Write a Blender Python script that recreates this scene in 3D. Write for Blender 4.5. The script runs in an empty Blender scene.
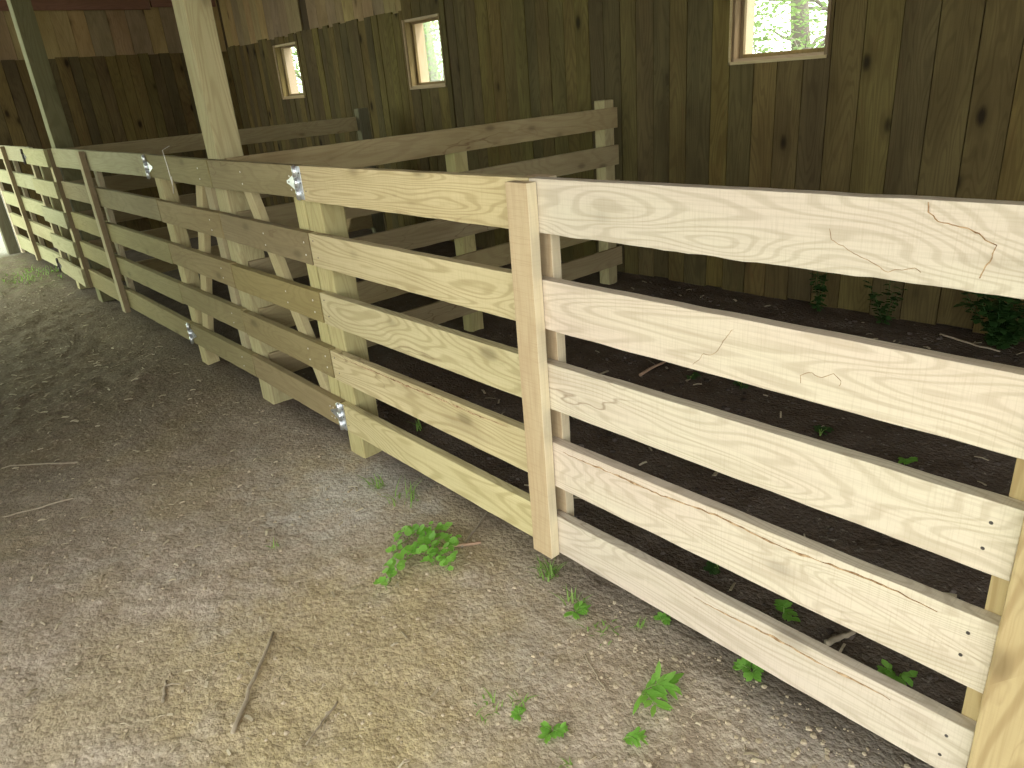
import bpy, math, random
import numpy as np
from mathutils import Vector, Matrix, noise
random.seed(11)
SC = bpy.context.scene
COL = SC.collection
CAMZ = 1.62

# ------------------------------------------------------------------ helpers
def link(o, parent=None):
    COL.objects.link(o)
    if parent is not None: o.parent = parent
    return o

def empty(name, loc, label=None, cat=None, group=None):
    o = bpy.data.objects.new(name, None)
    o.empty_display_size = .1
    o.location = loc
    link(o)
    tag(o, label, cat, group)
    return o

def tag(o, label=None, cat=None, group=None, kind=None):
    if label: o['label'] = label
    if cat: o['category'] = cat
    if group: o['group'] = group
    if kind: o['kind'] = kind
    return o

class MB:
    """collects vertices and faces for one mesh"""
    def __init__(s): s.v = []; s.f = []; s.m = []
    def add(s, vs, fs, mi=0):
        n = len(s.v); s.v += [tuple(v) for v in vs]
        s.f += [tuple(i + n for i in f) for f in fs]; s.m += [mi] * len(fs)
    def box(s, x0, x1, y0, y1, z0, z1, mi=0):
        s.add([(x0,y0,z0),(x1,y0,z0),(x1,y1,z0),(x0,y1,z0),(x0,y0,z1),(x1,y0,z1),(x1,y1,z1),(x0,y1,z1)],
              [(0,3,2,1),(4,5,6,7),(0,1,5,4),(1,2,6,5),(2,3,7,6),(3,0,4,7)], mi)
    def loft(s, rings, mi=0, cap=True):
        k = len(rings[0]); n = len(s.v)
        for r in rings: s.v += [tuple(p) for p in r]
        for i in range(len(rings) - 1):
            for j in range(k):
                a = n + i*k + j; b = n + i*k + (j+1) % k
                s.f.append((a, b, b + k, a + k)); s.m.append(mi)
        if cap:
            s.f.append(tuple(n + j for j in reversed(range(k)))); s.m.append(mi)
            e = n + (len(rings)-1)*k
            s.f.append(tuple(e + j for j in range(k))); s.m.append(mi)
    def tube(s, pts, rad, k=7, mi=0):
        pts = [Vector(p) for p in pts]
        if not isinstance(rad, (list, tuple)): rad = [rad]*len(pts)
        rings = []
        for i, p in enumerate(pts):
            d = (pts[min(i+1, len(pts)-1)] - pts[max(i-1, 0)]).normalized()
            a = d.cross(Vector((0,0,1)))
            if a.length < .1: a = d.cross(Vector((1,0,0)))
            a.normalize(); b = d.cross(a)
            rings.append([p + (a*math.cos(t*2*math.pi/k) + b*math.sin(t*2*math.pi/k))*rad[i] for t in range(k)])
        s.loft(rings, mi)
    def build(s, name, mats, parent=None, bevel=0, smooth=False, origin=None):
        me = bpy.data.meshes.new(name)
        off = Vector(origin) if origin is not None else Vector((0,0,0))
        me.from_pydata([tuple(Vector(v) - off) for v in s.v], [], s.f)
        if not isinstance(mats, (list, tuple)): mats = [mats]
        for m in mats: me.materials.append(m)
        me.polygons.foreach_set('material_index', s.m)
        if smooth: me.polygons.foreach_set('use_smooth', [True]*len(me.polygons))
        me.update()
        o = bpy.data.objects.new(name, me)
        link(o, parent)
        if parent is None and origin is not None: o.location = off
        if bevel:
            b = o.modifiers.new('bevel', 'BEVEL'); b.width = bevel; b.segments = 2
            b.limit_method = 'ANGLE'; b.angle_limit = math.radians(50)
        return o

# ------------------------------------------------------------------ materials
def new_mat(name):
    m = bpy.data.materials.new(name); m.use_nodes = True
    nt = m.node_tree; nt.nodes.clear()
    return m, nt
def N(nt, t, **kw):
    n = nt.nodes.new(t)
    for k, v in kw.items(): setattr(n, k, v)
    return n
def setin(nt, sock, v):
    if isinstance(v, bpy.types.NodeSocket): nt.links.new(v, sock)
    else: sock.default_value = v
def math_(nt, op, a, b=0.0, c=None, clamp=False):
    n = N(nt, 'ShaderNodeMath', operation=op); n.use_clamp = clamp
    setin(nt, n.inputs[0], a); setin(nt, n.inputs[1], b)
    if c is not None: setin(nt, n.inputs[2], c)
    return n.outputs[0]
def vmul(nt, a, b):
    n = N(nt, 'ShaderNodeVectorMath', operation='MULTIPLY')
    setin(nt, n.inputs[0], a); setin(nt, n.inputs[1], b); return n.outputs[0]
def vadd(nt, a, b):
    n = N(nt, 'ShaderNodeVectorMath', operation='ADD')
    setin(nt, n.inputs[0], a); setin(nt, n.inputs[1], b); return n.outputs[0]
def noise_(nt, vec, scale=1., detail=2., rough=.5, dist=0.):
    n = N(nt, 'ShaderNodeTexNoise'); n.inputs['Scale'].default_value = scale
    n.inputs['Detail'].default_value = detail; n.inputs['Roughness'].default_value = rough
    n.inputs['Distortion'].default_value = dist
    nt.links.new(vec, n.inputs['Vector']); return n.outputs[0]
def mapr(nt, v, a, b, c, d, smooth=False):
    n = N(nt, 'ShaderNodeMapRange'); n.clamp = True
    if smooth: n.interpolation_type = 'SMOOTHSTEP'
    setin(nt, n.inputs['Value'], v)
    for k, x in zip(('From Min','From Max','To Min','To Max'), (a,b,c,d)): n.inputs[k].default_value = x
    return n.outputs[0]
def mixc(nt, fac, a, b, mode='MIX'):
    n = N(nt, 'ShaderNodeMix', data_type='RGBA', blend_type=mode)
    setin(nt, n.inputs[0], fac)
    for s, v in ((n.inputs[6], a), (n.inputs[7], b)):
        if isinstance(v, tuple): v = (*v, 1)[:4]
        setin(nt, s, v)
    return n.outputs[2]
def finish(nt, col, rough=.8, bump=None, bstr=.3, bdist=.002, spec=.25, metal=0., trans=None):
    p = N(nt, 'ShaderNodeBsdfPrincipled')
    setin(nt, p.inputs['Base Color'], (*col, 1) if isinstance(col, tuple) else col)
    setin(nt, p.inputs['Roughness'], rough)
    p.inputs['Specular IOR Level'].default_value = spec
    p.inputs['Metallic'].default_value = metal
    if bump is not None:
        b = N(nt, 'ShaderNodeBump'); b.inputs['Strength'].default_value = bstr
        b.inputs['Distance'].default_value = bdist
        nt.links.new(bump, b.inputs['Height']); nt.links.new(b.outputs[0], p.inputs['Normal'])
    out = N(nt, 'ShaderNodeOutputMaterial')
    if trans is not None:
        t = N(nt, 'ShaderNodeBsdfTranslucent'); setin(nt, t.inputs[0], (*trans, 1))
        mx = N(nt, 'ShaderNodeMixShader'); mx.inputs[0].default_value = .45
        nt.links.new(p.outputs[0], mx.inputs[1]); nt.links.new(t.outputs[0], mx.inputs[2])
        nt.links.new(mx.outputs[0], out.inputs[0])
    else: nt.links.new(p.outputs[0], out.inputs[0])

def wood(name, axis, light, dark, alt, knot=.35, stain=.6, saw=.5, tone=.25, rings=.5, hue_var=.5, knot_scale=1., line_col=(.13,.065,.025), ringf=150.):
    """grain runs along the object axis `axis`; every board of a mesh gets its own tone"""
    m, nt = new_mat(name)
    tc = N(nt, 'ShaderNodeTexCoord'); oi = N(nt, 'ShaderNodeObjectInfo'); ge = N(nt, 'ShaderNodeNewGeometry')
    sp = N(nt, 'ShaderNodeSeparateXYZ'); nt.links.new(tc.outputs['Object'], sp.inputs[0])
    cb = N(nt, 'ShaderNodeCombineXYZ')
    order = [axis] + [a for a in (0,1,2) if a != axis]
    for i, a in enumerate(order): nt.links.new(sp.outputs[a], cb.inputs[i])
    isl = ge.outputs['Random Per Island']
    r1 = math_(nt, 'ADD', oi.outputs['Random'], isl)
    r1 = math_(nt, 'FRACT', math_(nt, 'MULTIPLY', r1, 7.31))
    r2 = math_(nt, 'FRACT', math_(nt, 'MULTIPLY', r1, 13.7))
    off = N(nt, 'ShaderNodeCombineXYZ')
    nt.links.new(math_(nt, 'MULTIPLY', r1, 37.), off.inputs[0]); nt.links.new(math_(nt, 'MULTIPLY', r2, 19.), off.inputs[1])
    P = vadd(nt, cb.outputs[0], off.outputs[0])
    # growth-ring contours
    g = noise_(nt, vmul(nt, P, (.75, 5., 5.)), 1., 2.2, .42, .3)
    rg = math_(nt, 'SINE', math_(nt, 'MULTIPLY', g, ringf))
    rg = mapr(nt, rg, -.1, 1., 0, 1, True)
    fib = noise_(nt, vmul(nt, P, (5., 170., 170.)), 1., 2., .6)
    big = noise_(nt, vmul(nt, P, (1.3, 5., 5.)), 1., 4., .6)
    sw = noise_(nt, vmul(nt, P, (330., 12., 12.)), 1., 1., .5)
    col = mixc(nt, mapr(nt, big, .3, .7, 0, 1, True), light, alt)
    col = mixc(nt, math_(nt, 'MULTIPLY', rg, rings*.55), col, dark)
    col = mixc(nt, math_(nt, 'MULTIPLY', mapr(nt, fib, .45, .75, 0, 1), .35), col, dark)
    col = mixc(nt, math_(nt, 'MULTIPLY', mapr(nt, sw, .5, .72, 0, 1), .28*saw), col, dark)
    # stain outlines and cracks
    s = noise_(nt, vmul(nt, P, (1.5, 6., 6.)), 1., 3.5, .5)
    ln = math_(nt, 'SUBTRACT', 1., mapr(nt, math_(nt, 'ABSOLUTE', math_(nt, 'SUBTRACT', s, .57)), .0, .010, 0, 1))
    msk = mapr(nt, noise_(nt, vmul(nt, P, (1.1, 2., 2.)), 1., 1.), .5, .64, 0, .8)
    col = mixc(nt, math_(nt, 'MULTIPLY', math_(nt, 'MULTIPLY', ln, msk), stain), col, line_col)
    col = mixc(nt, math_(nt, 'MULTIPLY', mapr(nt, s, .6, .78, 0, 1), stain*.6), col, line_col)
    # knots
    vo = N(nt, 'ShaderNodeTexVoronoi'); vo.inputs['Scale'].default_value = 1.; vo.inputs['Randomness'].default_value = 1.
    nt.links.new(vmul(nt, P, (3.2*knot_scale, 6.5*knot_scale, 6.5*knot_scale)), vo.inputs['Vector'])
    spc = N(nt, 'ShaderNodeSeparateColor'); nt.links.new(vo.outputs['Color'], spc.inputs[0])
    pick = math_(nt, 'LESS_THAN', spc.outputs[0], .45)
    wob = math_(nt, 'ADD', vo.outputs['Distance'], math_(nt, 'MULTIPLY', math_(nt, 'SUBTRACT', fib, .5), .1))
    kn = math_(nt, 'MULTIPLY', mapr(nt, wob, .06, .20, 1, 0, True), pick)
    halo = math_(nt, 'MULTIPLY', mapr(nt, wob, .1, .42, .45, 0, True), pick)
    kd = tuple(c*.33 for c in dark)
    col = mixc(nt, math_(nt, 'MULTIPLY', halo, knot), col, dark)
    col = mixc(nt, math_(nt, 'MULTIPLY', kn, knot), col, kd)
    # per-board tone and hue
    t = mapr(nt, r2, 0, 1, 1-tone, 1+tone)
    hv = N(nt, 'ShaderNodeHueSaturation'); nt.links.new(col, hv.inputs['Color'])
    nt.links.new(mapr(nt, r1, 0, 1, .5-.03*hue_var, .5+.025*hue_var), hv.inputs['Hue'])
    nt.links.new(mapr(nt, r2, 0, 1, 1-.25*hue_var, 1+.15*hue_var), hv.inputs['Saturation'])
    nt.links.new(t, hv.inputs['Value'])
    bh = math_(nt, 'ADD', math_(nt, 'MULTIPLY', fib, .6), math_(nt, 'MULTIPLY', sw, saw))
    finish(nt, hv.outputs[0], .82, bh, .35, .0015, .2)
    return m

OAK  = dict(light=(.60,.52,.29), dark=(.31,.235,.10), alt=(.60,.50,.30))
M = {}
M['rail'] = wood('rough_sawn_oak', 0, OAK['light'], OAK['dark'], (.53,.455,.245), knot=.45, stain=.7, saw=.6, tone=.05, rings=.8, ringf=220., hue_var=.25)
M['rail_lit'] = wood('lit_oak', 0, (.61,.55,.42), (.36,.29,.20), (.60,.51,.41), knot=.35, stain=.75, saw=.8, tone=.05, rings=.7, ringf=260., hue_var=.25)  # paler copy of the oak; brighter light at the right put into its colour
M['rail_y'] = wood('rough_sawn_oak_cross', 1, (.42,.355,.19), (.25,.18,.09), (.36,.30,.15), knot=.5, stain=.7, saw=.5, tone=.1, rings=.5, hue_var=.3)
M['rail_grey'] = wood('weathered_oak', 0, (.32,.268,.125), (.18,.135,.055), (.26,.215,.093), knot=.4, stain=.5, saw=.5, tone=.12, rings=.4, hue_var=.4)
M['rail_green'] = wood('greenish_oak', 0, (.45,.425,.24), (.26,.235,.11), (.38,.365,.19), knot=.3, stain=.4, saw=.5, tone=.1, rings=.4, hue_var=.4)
M['batten'] = wood('oak_batten', 2, (.52,.42,.25), (.34,.23,.12), (.47,.36,.20), knot=.2, stain=.5, saw=.9, tone=.05, rings=.35, hue_var=.2)
M['post'] = wood('treated_pine_post', 2, (.52,.46,.235), (.31,.24,.10), (.45,.41,.20), knot=.45, stain=.25, saw=.2, tone=.07, rings=.6, hue_var=.3)
M['post_yellow'] = wood('treated_pine_post_striped', 2, (.47,.37,.19), (.27,.19,.085), (.41,.33,.17), knot=.4, stain=.2, saw=.2, tone=.05, rings=1.0, hue_var=.3)
M['post_dark'] = wood('treated_pine_post_dark', 2, (.22,.21,.12), (.13,.11,.06), (.18,.18,.10), knot=.6, stain=.3, saw=.2, tone=.08, rings=.6, hue_var=.3)  # darker copy of the treated pine; backlit shade put into its colour
M['batten_grey'] = wood('greyish_batten', 2, (.46,.41,.24), (.28,.22,.11), (.40,.34,.19), knot=.2, stain=.4, saw=.5, tone=.06, rings=.4, hue_var=.2)
M['batten_shade'] = wood('shaded_batten_side', 2, (.30,.235,.13), (.18,.13,.065), (.26,.20,.11), knot=.2, stain=.3, saw=.5, tone=.06, rings=.3, hue_var=.2)  # shade on the batten side turned from the light, painted as darker brown
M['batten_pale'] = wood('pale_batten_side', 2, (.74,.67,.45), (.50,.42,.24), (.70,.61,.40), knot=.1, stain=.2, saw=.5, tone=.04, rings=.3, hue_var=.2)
M['post_green'] = wood('green_treated_post', 2, (.25,.235,.11), (.14,.13,.055), (.21,.20,.09), knot=.6, stain=.3, saw=.2, tone=.05, rings=.6, hue_var=.2)
M['brace'] = wood('sawn_brace', 0, (.50,.44,.24), (.32,.25,.12), (.45,.39,.20), knot=.2, stain=.3, saw=.6, tone=.05, rings=.4, hue_var=.2)
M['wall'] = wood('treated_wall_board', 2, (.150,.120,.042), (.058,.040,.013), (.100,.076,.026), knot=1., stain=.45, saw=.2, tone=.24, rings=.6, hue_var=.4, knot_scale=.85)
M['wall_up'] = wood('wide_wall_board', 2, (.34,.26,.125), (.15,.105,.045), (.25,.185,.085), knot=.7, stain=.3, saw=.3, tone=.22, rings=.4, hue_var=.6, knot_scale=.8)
M['beam_y'] = wood('reddish_beam', 1, (.25,.13,.07), (.14,.07,.035), (.21,.11,.055), knot=.4, stain=.2, saw=.3, tone=.1, rings=.5)
M['beam_x'] = wood('dark_purlin', 0, (.22,.15,.08), (.12,.08,.04), (.18,.12,.06), knot=.4, stain=.2, saw=.3, tone=.1, rings=.5)
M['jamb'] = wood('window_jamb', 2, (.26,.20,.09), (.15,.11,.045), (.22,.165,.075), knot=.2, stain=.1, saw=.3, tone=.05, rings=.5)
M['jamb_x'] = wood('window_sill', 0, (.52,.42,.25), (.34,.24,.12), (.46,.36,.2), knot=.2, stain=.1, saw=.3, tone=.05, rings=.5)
M['jamb_out'] = wood('sunny_outer_jamb', 2, (.62,.52,.36), (.44,.34,.2), (.56,.46,.3), knot=.1, stain=.1, saw=.3, tone=.05, rings=.3)  # paler than the inner jamb; sunlight on it put into the colour
m, nt = new_mat('dark_backing'); tc = N(nt, 'ShaderNodeTexCoord')
finish(nt, mixc(nt, noise_(nt, tc.outputs['Object'], 6., 3.), (.05,.035,.018), (.09,.065,.035)), .9); M['backing'] = m

m, nt = new_mat('galvanised_steel'); tc = N(nt, 'ShaderNodeTexCoord')
c = mixc(nt, noise_(nt, tc.outputs['Object'], 60., 3.), (.62,.66,.68), (.82,.86,.88))
finish(nt, c, .32, noise_(nt, tc.outputs['Object'], 150., 2.), .1, .0005, .5, .85); M['zinc'] = m
m, nt = new_mat('dark_steel'); tc = N(nt, 'ShaderNodeTexCoord')
finish(nt, mixc(nt, noise_(nt, tc.outputs['Object'], 80., 2.), (.06,.05,.045), (.12,.11,.10)), .5, spec=.5, metal=.6); M['nail'] = m
m, nt = new_mat('pale_nail_head'); tc = N(nt, 'ShaderNodeTexCoord')
finish(nt, mixc(nt, noise_(nt, tc.outputs['Object'], 80., 2.), (.62,.60,.52), (.75,.72,.62)), .4, spec=.5, metal=.3); M['nail_pale'] = m

def leaf_mat(name, a, b, trans):
    m, nt = new_mat(name); tc = N(nt, 'ShaderNodeTexCoord'); ge = N(nt, 'ShaderNodeNewGeometry')
    c = mixc(nt, ge.outputs['Random Per Island'], a, b)
    c = mixc(nt, mapr(nt, noise_(nt, tc.outputs['Object'], 90., 2.), .4, .7, 0, .35), c, tuple(x*.6 for x in a))
    finish(nt, c, .5, spec=.35, trans=trans); return m
M['leaf'] = leaf_mat('ivy_leaf', (.18,.42,.06), (.32,.62,.13), (.35,.7,.1))
M['grass'] = leaf_mat('grass_blade', (.17,.33,.06), (.32,.48,.12), (.28,.45,.1))
M['dull_leaf'] = leaf_mat('shaded_leaf', (.035,.10,.025), (.08,.17,.045), (.06,.14,.03))
M['tree_leaf'] = leaf_mat('tree_leaf', (.16,.26,.09), (.30,.40,.17), (.32,.44,.18))
m, nt = new_mat('bark'); tc = N(nt, 'ShaderNodeTexCoord')
v = vmul(nt, tc.outputs['Object'], (14., 14., 3.)); nn = noise_(nt, v, 1., 4.)
finish(nt, mixc(nt, nn, (.12,.10,.08), (.30,.27,.23)), .9, nn, .8, .02); M['bark'] = m
m, nt = new_mat('dry_stick'); tc = N(nt, 'ShaderNodeTexCoord'); nn = noise_(nt, tc.outputs['Object'], 70., 3.)
finish(nt, mixc(nt, nn, (.22,.18,.12), (.44,.38,.28)), .85, nn, .5, .002); M['stick'] = m
m, nt = new_mat('reddish_root'); tc = N(nt, 'ShaderNodeTexCoord'); nn = noise_(nt, tc.outputs['Object'], 70., 3.)
finish(nt, mixc(nt, nn, (.36,.22,.14), (.50,.36,.25)), .85, nn, .5, .002); M['root'] = m
m, nt = new_mat('bark_line'); tc = N(nt, 'ShaderNodeTexCoord'); nn = noise_(nt, tc.outputs['Object'], 60., 3.)
finish(nt, mixc(nt, mapr(nt, nn, .35, .65, 0, 1), (.20,.11,.05), (.50,.35,.20)), .9, nn, .5, .002); M['bark_line'] = m
m, nt = new_mat('straw'); ge = N(nt, 'ShaderNodeNewGeometry')
finish(nt, mixc(nt, ge.outputs['Random Per Island'], (.22,.18,.11), (.50,.44,.31)), .8); M['straw'] = m

# window pane: clear, slightly reflective
m, nt = new_mat('clear_pane')
t = N(nt, 'ShaderNodeBsdfTransparent'); t.inputs[0].default_value = (.97,.98,.97,1)
g = N(nt, 'ShaderNodeBsdfGlossy'); g.inputs['Roughness'].default_value = .05
mx = N(nt, 'ShaderNodeMixShader'); mx.inputs[0].default_value = .05
nt.links.new(t.outputs[0], mx.inputs[1]); nt.links.new(g.outputs[0], mx.inputs[2])
out = N(nt, 'ShaderNodeOutputMaterial'); nt.links.new(mx.outputs[0], out.inputs[0]); M['pane'] = m

# packed dirt: alley clay, dark pen soil, pale gravelly patch, sunny turf outside
m, nt = new_mat('packed_dirt')
tc = N(nt, 'ShaderNodeTexCoord'); P = tc.outputs['Object']
sp = N(nt, 'ShaderNodeSeparateXYZ'); nt.links.new(P, sp.inputs[0]); X, Y = sp.outputs[0], sp.outputs[1]
n1 = noise_(nt, P, 1.1, 5., .6); n2 = noise_(nt, P, 7., 6., .65); n3 = noise_(nt, P, 38., 5., .7); n4 = noise_(nt, P, 190., 3., .7)
wv = noise_(nt, P, 1.7, 3., .6)
wob = math_(nt, 'MULTIPLY', math_(nt, 'SUBTRACT', wv, .5), 1.)
c = mixc(nt, mapr(nt, n2, .35, .65, 0, 1, True), (.42,.35,.26), (.57,.49,.385))
c = mixc(nt, mapr(nt, n1, .47, .62, 0, .75, True), c, (.54,.45,.28))             # yellow clay patches
c = mixc(nt, mapr(nt, noise_(nt, P, 1.6, 4., .6), .52, .66, 0, .6, True), c, (.52,.47,.39))     # grey dust
Xw = math_(nt, 'ADD', X, wob); Yw = math_(nt, 'ADD', Y, math_(nt, 'MULTIPLY', wob, .35))
def blob(cx, cy, r0, r1):
    dx = math_(nt, 'SUBTRACT', X, cx); dy = math_(nt, 'SUBTRACT', Y, cy)
    d = math_(nt, 'SQRT', math_(nt, 'ADD', math_(nt, 'MULTIPLY', dx, dx), math_(nt, 'MULTIPLY', dy, dy)))
    d = math_(nt, 'ADD', d, math_(nt, 'MULTIPLY', math_(nt, 'SUBTRACT', n2, .5), 1.1))
    return mapr(nt, d, r0, r1, 1, 0, True)
clay = math_(nt, 'MAXIMUM', blob(-1.75, .72, .15, .75), blob(-1.45, .55, .05, .5))
c = mixc(nt, math_(nt, 'MULTIPLY', clay, .6), c, (.60,.49,.25))
c = mixc(nt, math_(nt, 'MULTIPLY', blob(-2.6, 1.25, .02, .55), .85), c, (.66,.64,.57))       # pale ash-like dust by the short post
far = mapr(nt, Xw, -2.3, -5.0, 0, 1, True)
c = mixc(nt, math_(nt, 'MULTIPLY', far, .88), c, mixc(nt, mapr(nt, n3, .45, .62, 0, 1), (.085,.065,.038), (.22,.18,.12)))                    # dark mulch down the alley, the dimmer light there painted in too
turf = mapr(nt, Xw, -8.2, -9.2, 0, 1, True)
c = mixc(nt, math_(nt, 'MULTIPLY', turf, mapr(nt, n2, .45, .6, 0, .55)), c, (.16,.20,.07))
greyp = mapr(nt, Xw, -.9, -.2, 0, 1, True)
c = mixc(nt, math_(nt, 'MULTIPLY', greyp, .75), c, (.52,.47,.43))                   # pale gravelly end
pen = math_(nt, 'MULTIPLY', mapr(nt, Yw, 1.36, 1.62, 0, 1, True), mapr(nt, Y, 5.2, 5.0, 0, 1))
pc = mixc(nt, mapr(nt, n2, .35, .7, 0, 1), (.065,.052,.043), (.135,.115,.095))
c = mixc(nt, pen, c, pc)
outd = math_(nt, 'MAXIMUM', mapr(nt, Y, 5.1, 5.3, 0, 1), mapr(nt, Xw, -11.3, -11.9, 0, 1))
c = mixc(nt, outd, c, (.40,.40,.36))
c = mixc(nt, mapr(nt, n3, .34, .60, .5, 0), c, (.17,.13,.09))                      # dark crumbs between
c = mixc(nt, mapr(nt, n3, .60, .72, 0, .5), c, (.66,.59,.45))                       # pale grit
c = mixc(nt, mapr(nt, n4, .40, .62, .3, 0), c, (.15,.12,.09))
vc = N(nt, 'ShaderNodeTexVoronoi'); vc.inputs['Scale'].default_value = 55.; nt.links.new(vadd(nt, P, vmul(nt, N(nt, 'ShaderNodeTexNoise').outputs[1], (.02,.02,.02))), vc.inputs['Vector'])
vd = N(nt, 'ShaderNodeTexVoronoi'); vd.inputs['Scale'].default_value = 130.; nt.links.new(P, vd.inputs['Vector'])
h = math_(nt, 'SUBTRACT', math_(nt, 'MULTIPLY', n3, .7), math_(nt, 'MULTIPLY', vc.outputs['Distance'], .55))
h = math_(nt, 'SUBTRACT', h, math_(nt, 'MULTIPLY', vd.outputs['Distance'], .22))
h = math_(nt, 'ADD', h, math_(nt, 'MULTIPLY', n2, 1.2))
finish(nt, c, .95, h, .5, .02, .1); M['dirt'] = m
m, nt = new_mat('dirt_clod'); ge = N(nt, 'ShaderNodeNewGeometry'); tc = N(nt, 'ShaderNodeTexCoord')
c = mixc(nt, ge.outputs['Random Per Island'], (.40,.33,.225), (.60,.51,.37))
finish(nt, mixc(nt, mapr(nt, noise_(nt, tc.outputs['Object'], 120., 3.), .4, .6, .4, 0), c, (.14,.11,.08)), .95, spec=.1); M['clod'] = m
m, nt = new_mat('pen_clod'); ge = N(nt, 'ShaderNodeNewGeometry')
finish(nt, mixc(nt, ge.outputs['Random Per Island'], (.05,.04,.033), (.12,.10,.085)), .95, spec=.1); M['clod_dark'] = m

# ------------------------------------------------------------------ ground
def gz(x, y):
    near = max(0., min(1., (3.5 - abs(x + 2.2)) / 1.))
    z = .025*noise.noise((x*.7, y*.7, 3.)) + .012*noise.noise((x*2.3, y*2.3, 7.)) + .006*noise.noise((x*7., y*7., 1.))
    z += (.008*noise.noise((x*15., y*15., 5.)) + .006*abs(noise.noise((x*23., y*31., 2.)))) * near
    if x < -3.6 and y < 1.5:
        k = min(1., (-3.6-x)/1.5); z += k*(.018*noise.noise((x*4., y*5., 3.)) + .016*noise.noise((x*11., y*11., 4.)))
    if y > 1.7: z += .01*noise.noise((x*5., y*5., 9.))
    d = min(1., abs(y - 1.4)/.25)          # keep the fence line at its own level
    z *= (.35 + .65*d)
    if y > 4.6: z = z*.3 - .01
    return z - .005
def axis_pts(segs):
    out = [segs[0][0]]
    for a, b, st in segs:
        n = max(1, round((b-a)/st)); out += [a + (b-a)*(i+1)/n for i in range(n)]
    return out
xs = axis_pts([(-45,-14,2.),(-14,-8,.12),(-8,-4.5,.035),(-4.5,.4,.024),(.4,4.5,.2),(4.5,20,2.)])
ys = axis_pts([(-25,-4,2.),(-4,-.6,.15),(-.6,2.2,.024),(2.2,5.2,.06),(5.2,9,.4),(9,45,3.)])
vs = [(x, y, gz(x, y)) for y in ys for x in xs]
nx = len(xs)
fs = [(j*nx+i, j*nx+i+1, (j+1)*nx+i+1, (j+1)*nx+i) for j in range(len(ys)-1) for i in range(nx-1)]
g = MB(); g.v = vs; g.f = fs; g.m = [0]*len(fs)
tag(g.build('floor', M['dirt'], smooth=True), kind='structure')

def pix(u, v, z=0.):
    """ground point seen at a picture position, used only to read positions off the photograph"""
    d = RT*((u-512)/FPX) + UP*((384-v)/FPX) + FW
    s = (z - CAMZ)/d[2]; return d[0]*s, d[1]*s
yaw, pit, rol = math.radians(-49.82090642), math.radians(-22.81496951), math.radians(-4.83433896); FPX = 728.277
FW = Vector((math.sin(yaw)*math.cos(pit), math.cos(yaw)*math.cos(pit), math.sin(pit)))
r0 = FW.cross(Vector((0,0,1))).normalized(); u0 = r0.cross(FW)
RT = math.cos(rol)*r0 + math.sin(rol)*u0; UP = -math.sin(rol)*r0 + math.cos(rol)*u0


# ------------------------------------------------------------------ board shapes
def rail_shape(mb, x0, x1, y0, y1, zl, zr, seed=0, rough=.0012, wane=0.):
    """a horizontal sawn board with slightly uneven edges; zl / zr = (top, bottom) at its two ends"""
    n = max(2, int((x1-x0)/.035)); rings = []
    for i in range(n+1):
        t = i/n; x = x0 + (x1-x0)*t
        zt = zl[0]*(1-t)+zr[0]*t + rough*noise.noise((x*9+seed, 1., 0))*1.6
        zb = zl[1]*(1-t)+zr[1]*t + rough*noise.noise((x*9+seed, 7., 0))*1.6
        if wane: zb += wane*(noise.noise((x*45+seed, 3., 0)))*.5 + wane*.6*noise.noise((x*140+seed, 3., 0))
        dy = .0015*noise.noise((x*2+seed, 5., 0))
        rings.append([(x, y0+dy, zb), (x, y1+dy, zb), (x, y1+dy, zt), (x, y0+dy, zt)])
    mb.loft(rings)
def post_shape(mb, x0, x1, y0, y1, z0, z1, lean=0., seed=0):
    n = max(2, int((z1-z0)/.08)); rings = []
    for i in range(n+1):
        z = z0 + (z1-z0)*i/n
        a = .0015*noise.noise((z*6+seed, 0, 0)); b = .0015*noise.noise((z*6+seed, 4, 0)); l = lean*(z-z0)
        rings.append([(x0+a+l,y0+b,z),(x1+a+l,y0+b,z),(x1+b+l,y1+a,z),(x0+b+l,y1+a,z)])
    mb.loft(rings)

def nail(parent, x, y, z, mat='nail', r=.0035):
    mb = MB(); k = 8
    ring = lambda rr, yy: [(x+rr*math.cos(t*2*math.pi/k), yy, z+rr*math.sin(t*2*math.pi/k)) for t in range(k)]
    mb.loft([ring(r*.8, y-.0016), ring(r, y-.0006), ring(r, y+.004)])
    return mb.build('nail', M[mat], parent, origin=None)

def child(mb, name, mat, root, bevel=.002, smooth=False):
    """mesh given in world coordinates, stored relative to its thing"""
    return mb.build(name, mat, root, bevel, smooth, origin=root.location if root.parent is None else Vector(root.location)+Vector(root.parent.location))

def cr(root, x0, x1, y0, y1, zl, zr, mat, seed, wane=0., name='rail'):
    mb = MB(); rail_shape(mb, x0, x1, y0, y1, zl, zr, seed, wane=wane)
    return child(mb, name, M[mat], root, .0018)
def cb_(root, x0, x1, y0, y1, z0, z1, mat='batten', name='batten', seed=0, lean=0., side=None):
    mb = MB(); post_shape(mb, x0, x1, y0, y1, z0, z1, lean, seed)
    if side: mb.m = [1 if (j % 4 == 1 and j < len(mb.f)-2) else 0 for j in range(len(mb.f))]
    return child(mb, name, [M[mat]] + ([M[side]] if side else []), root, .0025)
def world_nail(rail, root, x, y, z, mat='nail', r=.0035):
    o = nail(rail, x, y, z, mat, r)
    for v in o.data.vertices: v.co -= Vector(root.location)
    return o

Y0, Y1 = 1.400, 1.436
# ---- near panel
near = empty('board_fence', (-1.6, 1.41, 0), 'nearest pale five-rail wooden fence panel running to the right edge, battens at its middle', 'fence')
RZ = [((1.353,1.212),(1.366,1.212)), ((1.076,.934),(1.080,.924)), ((.815,.671),(.824,.668)), ((.545,.404),(.560,.384)), ((.281,.146),(.276,.124))]
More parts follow.
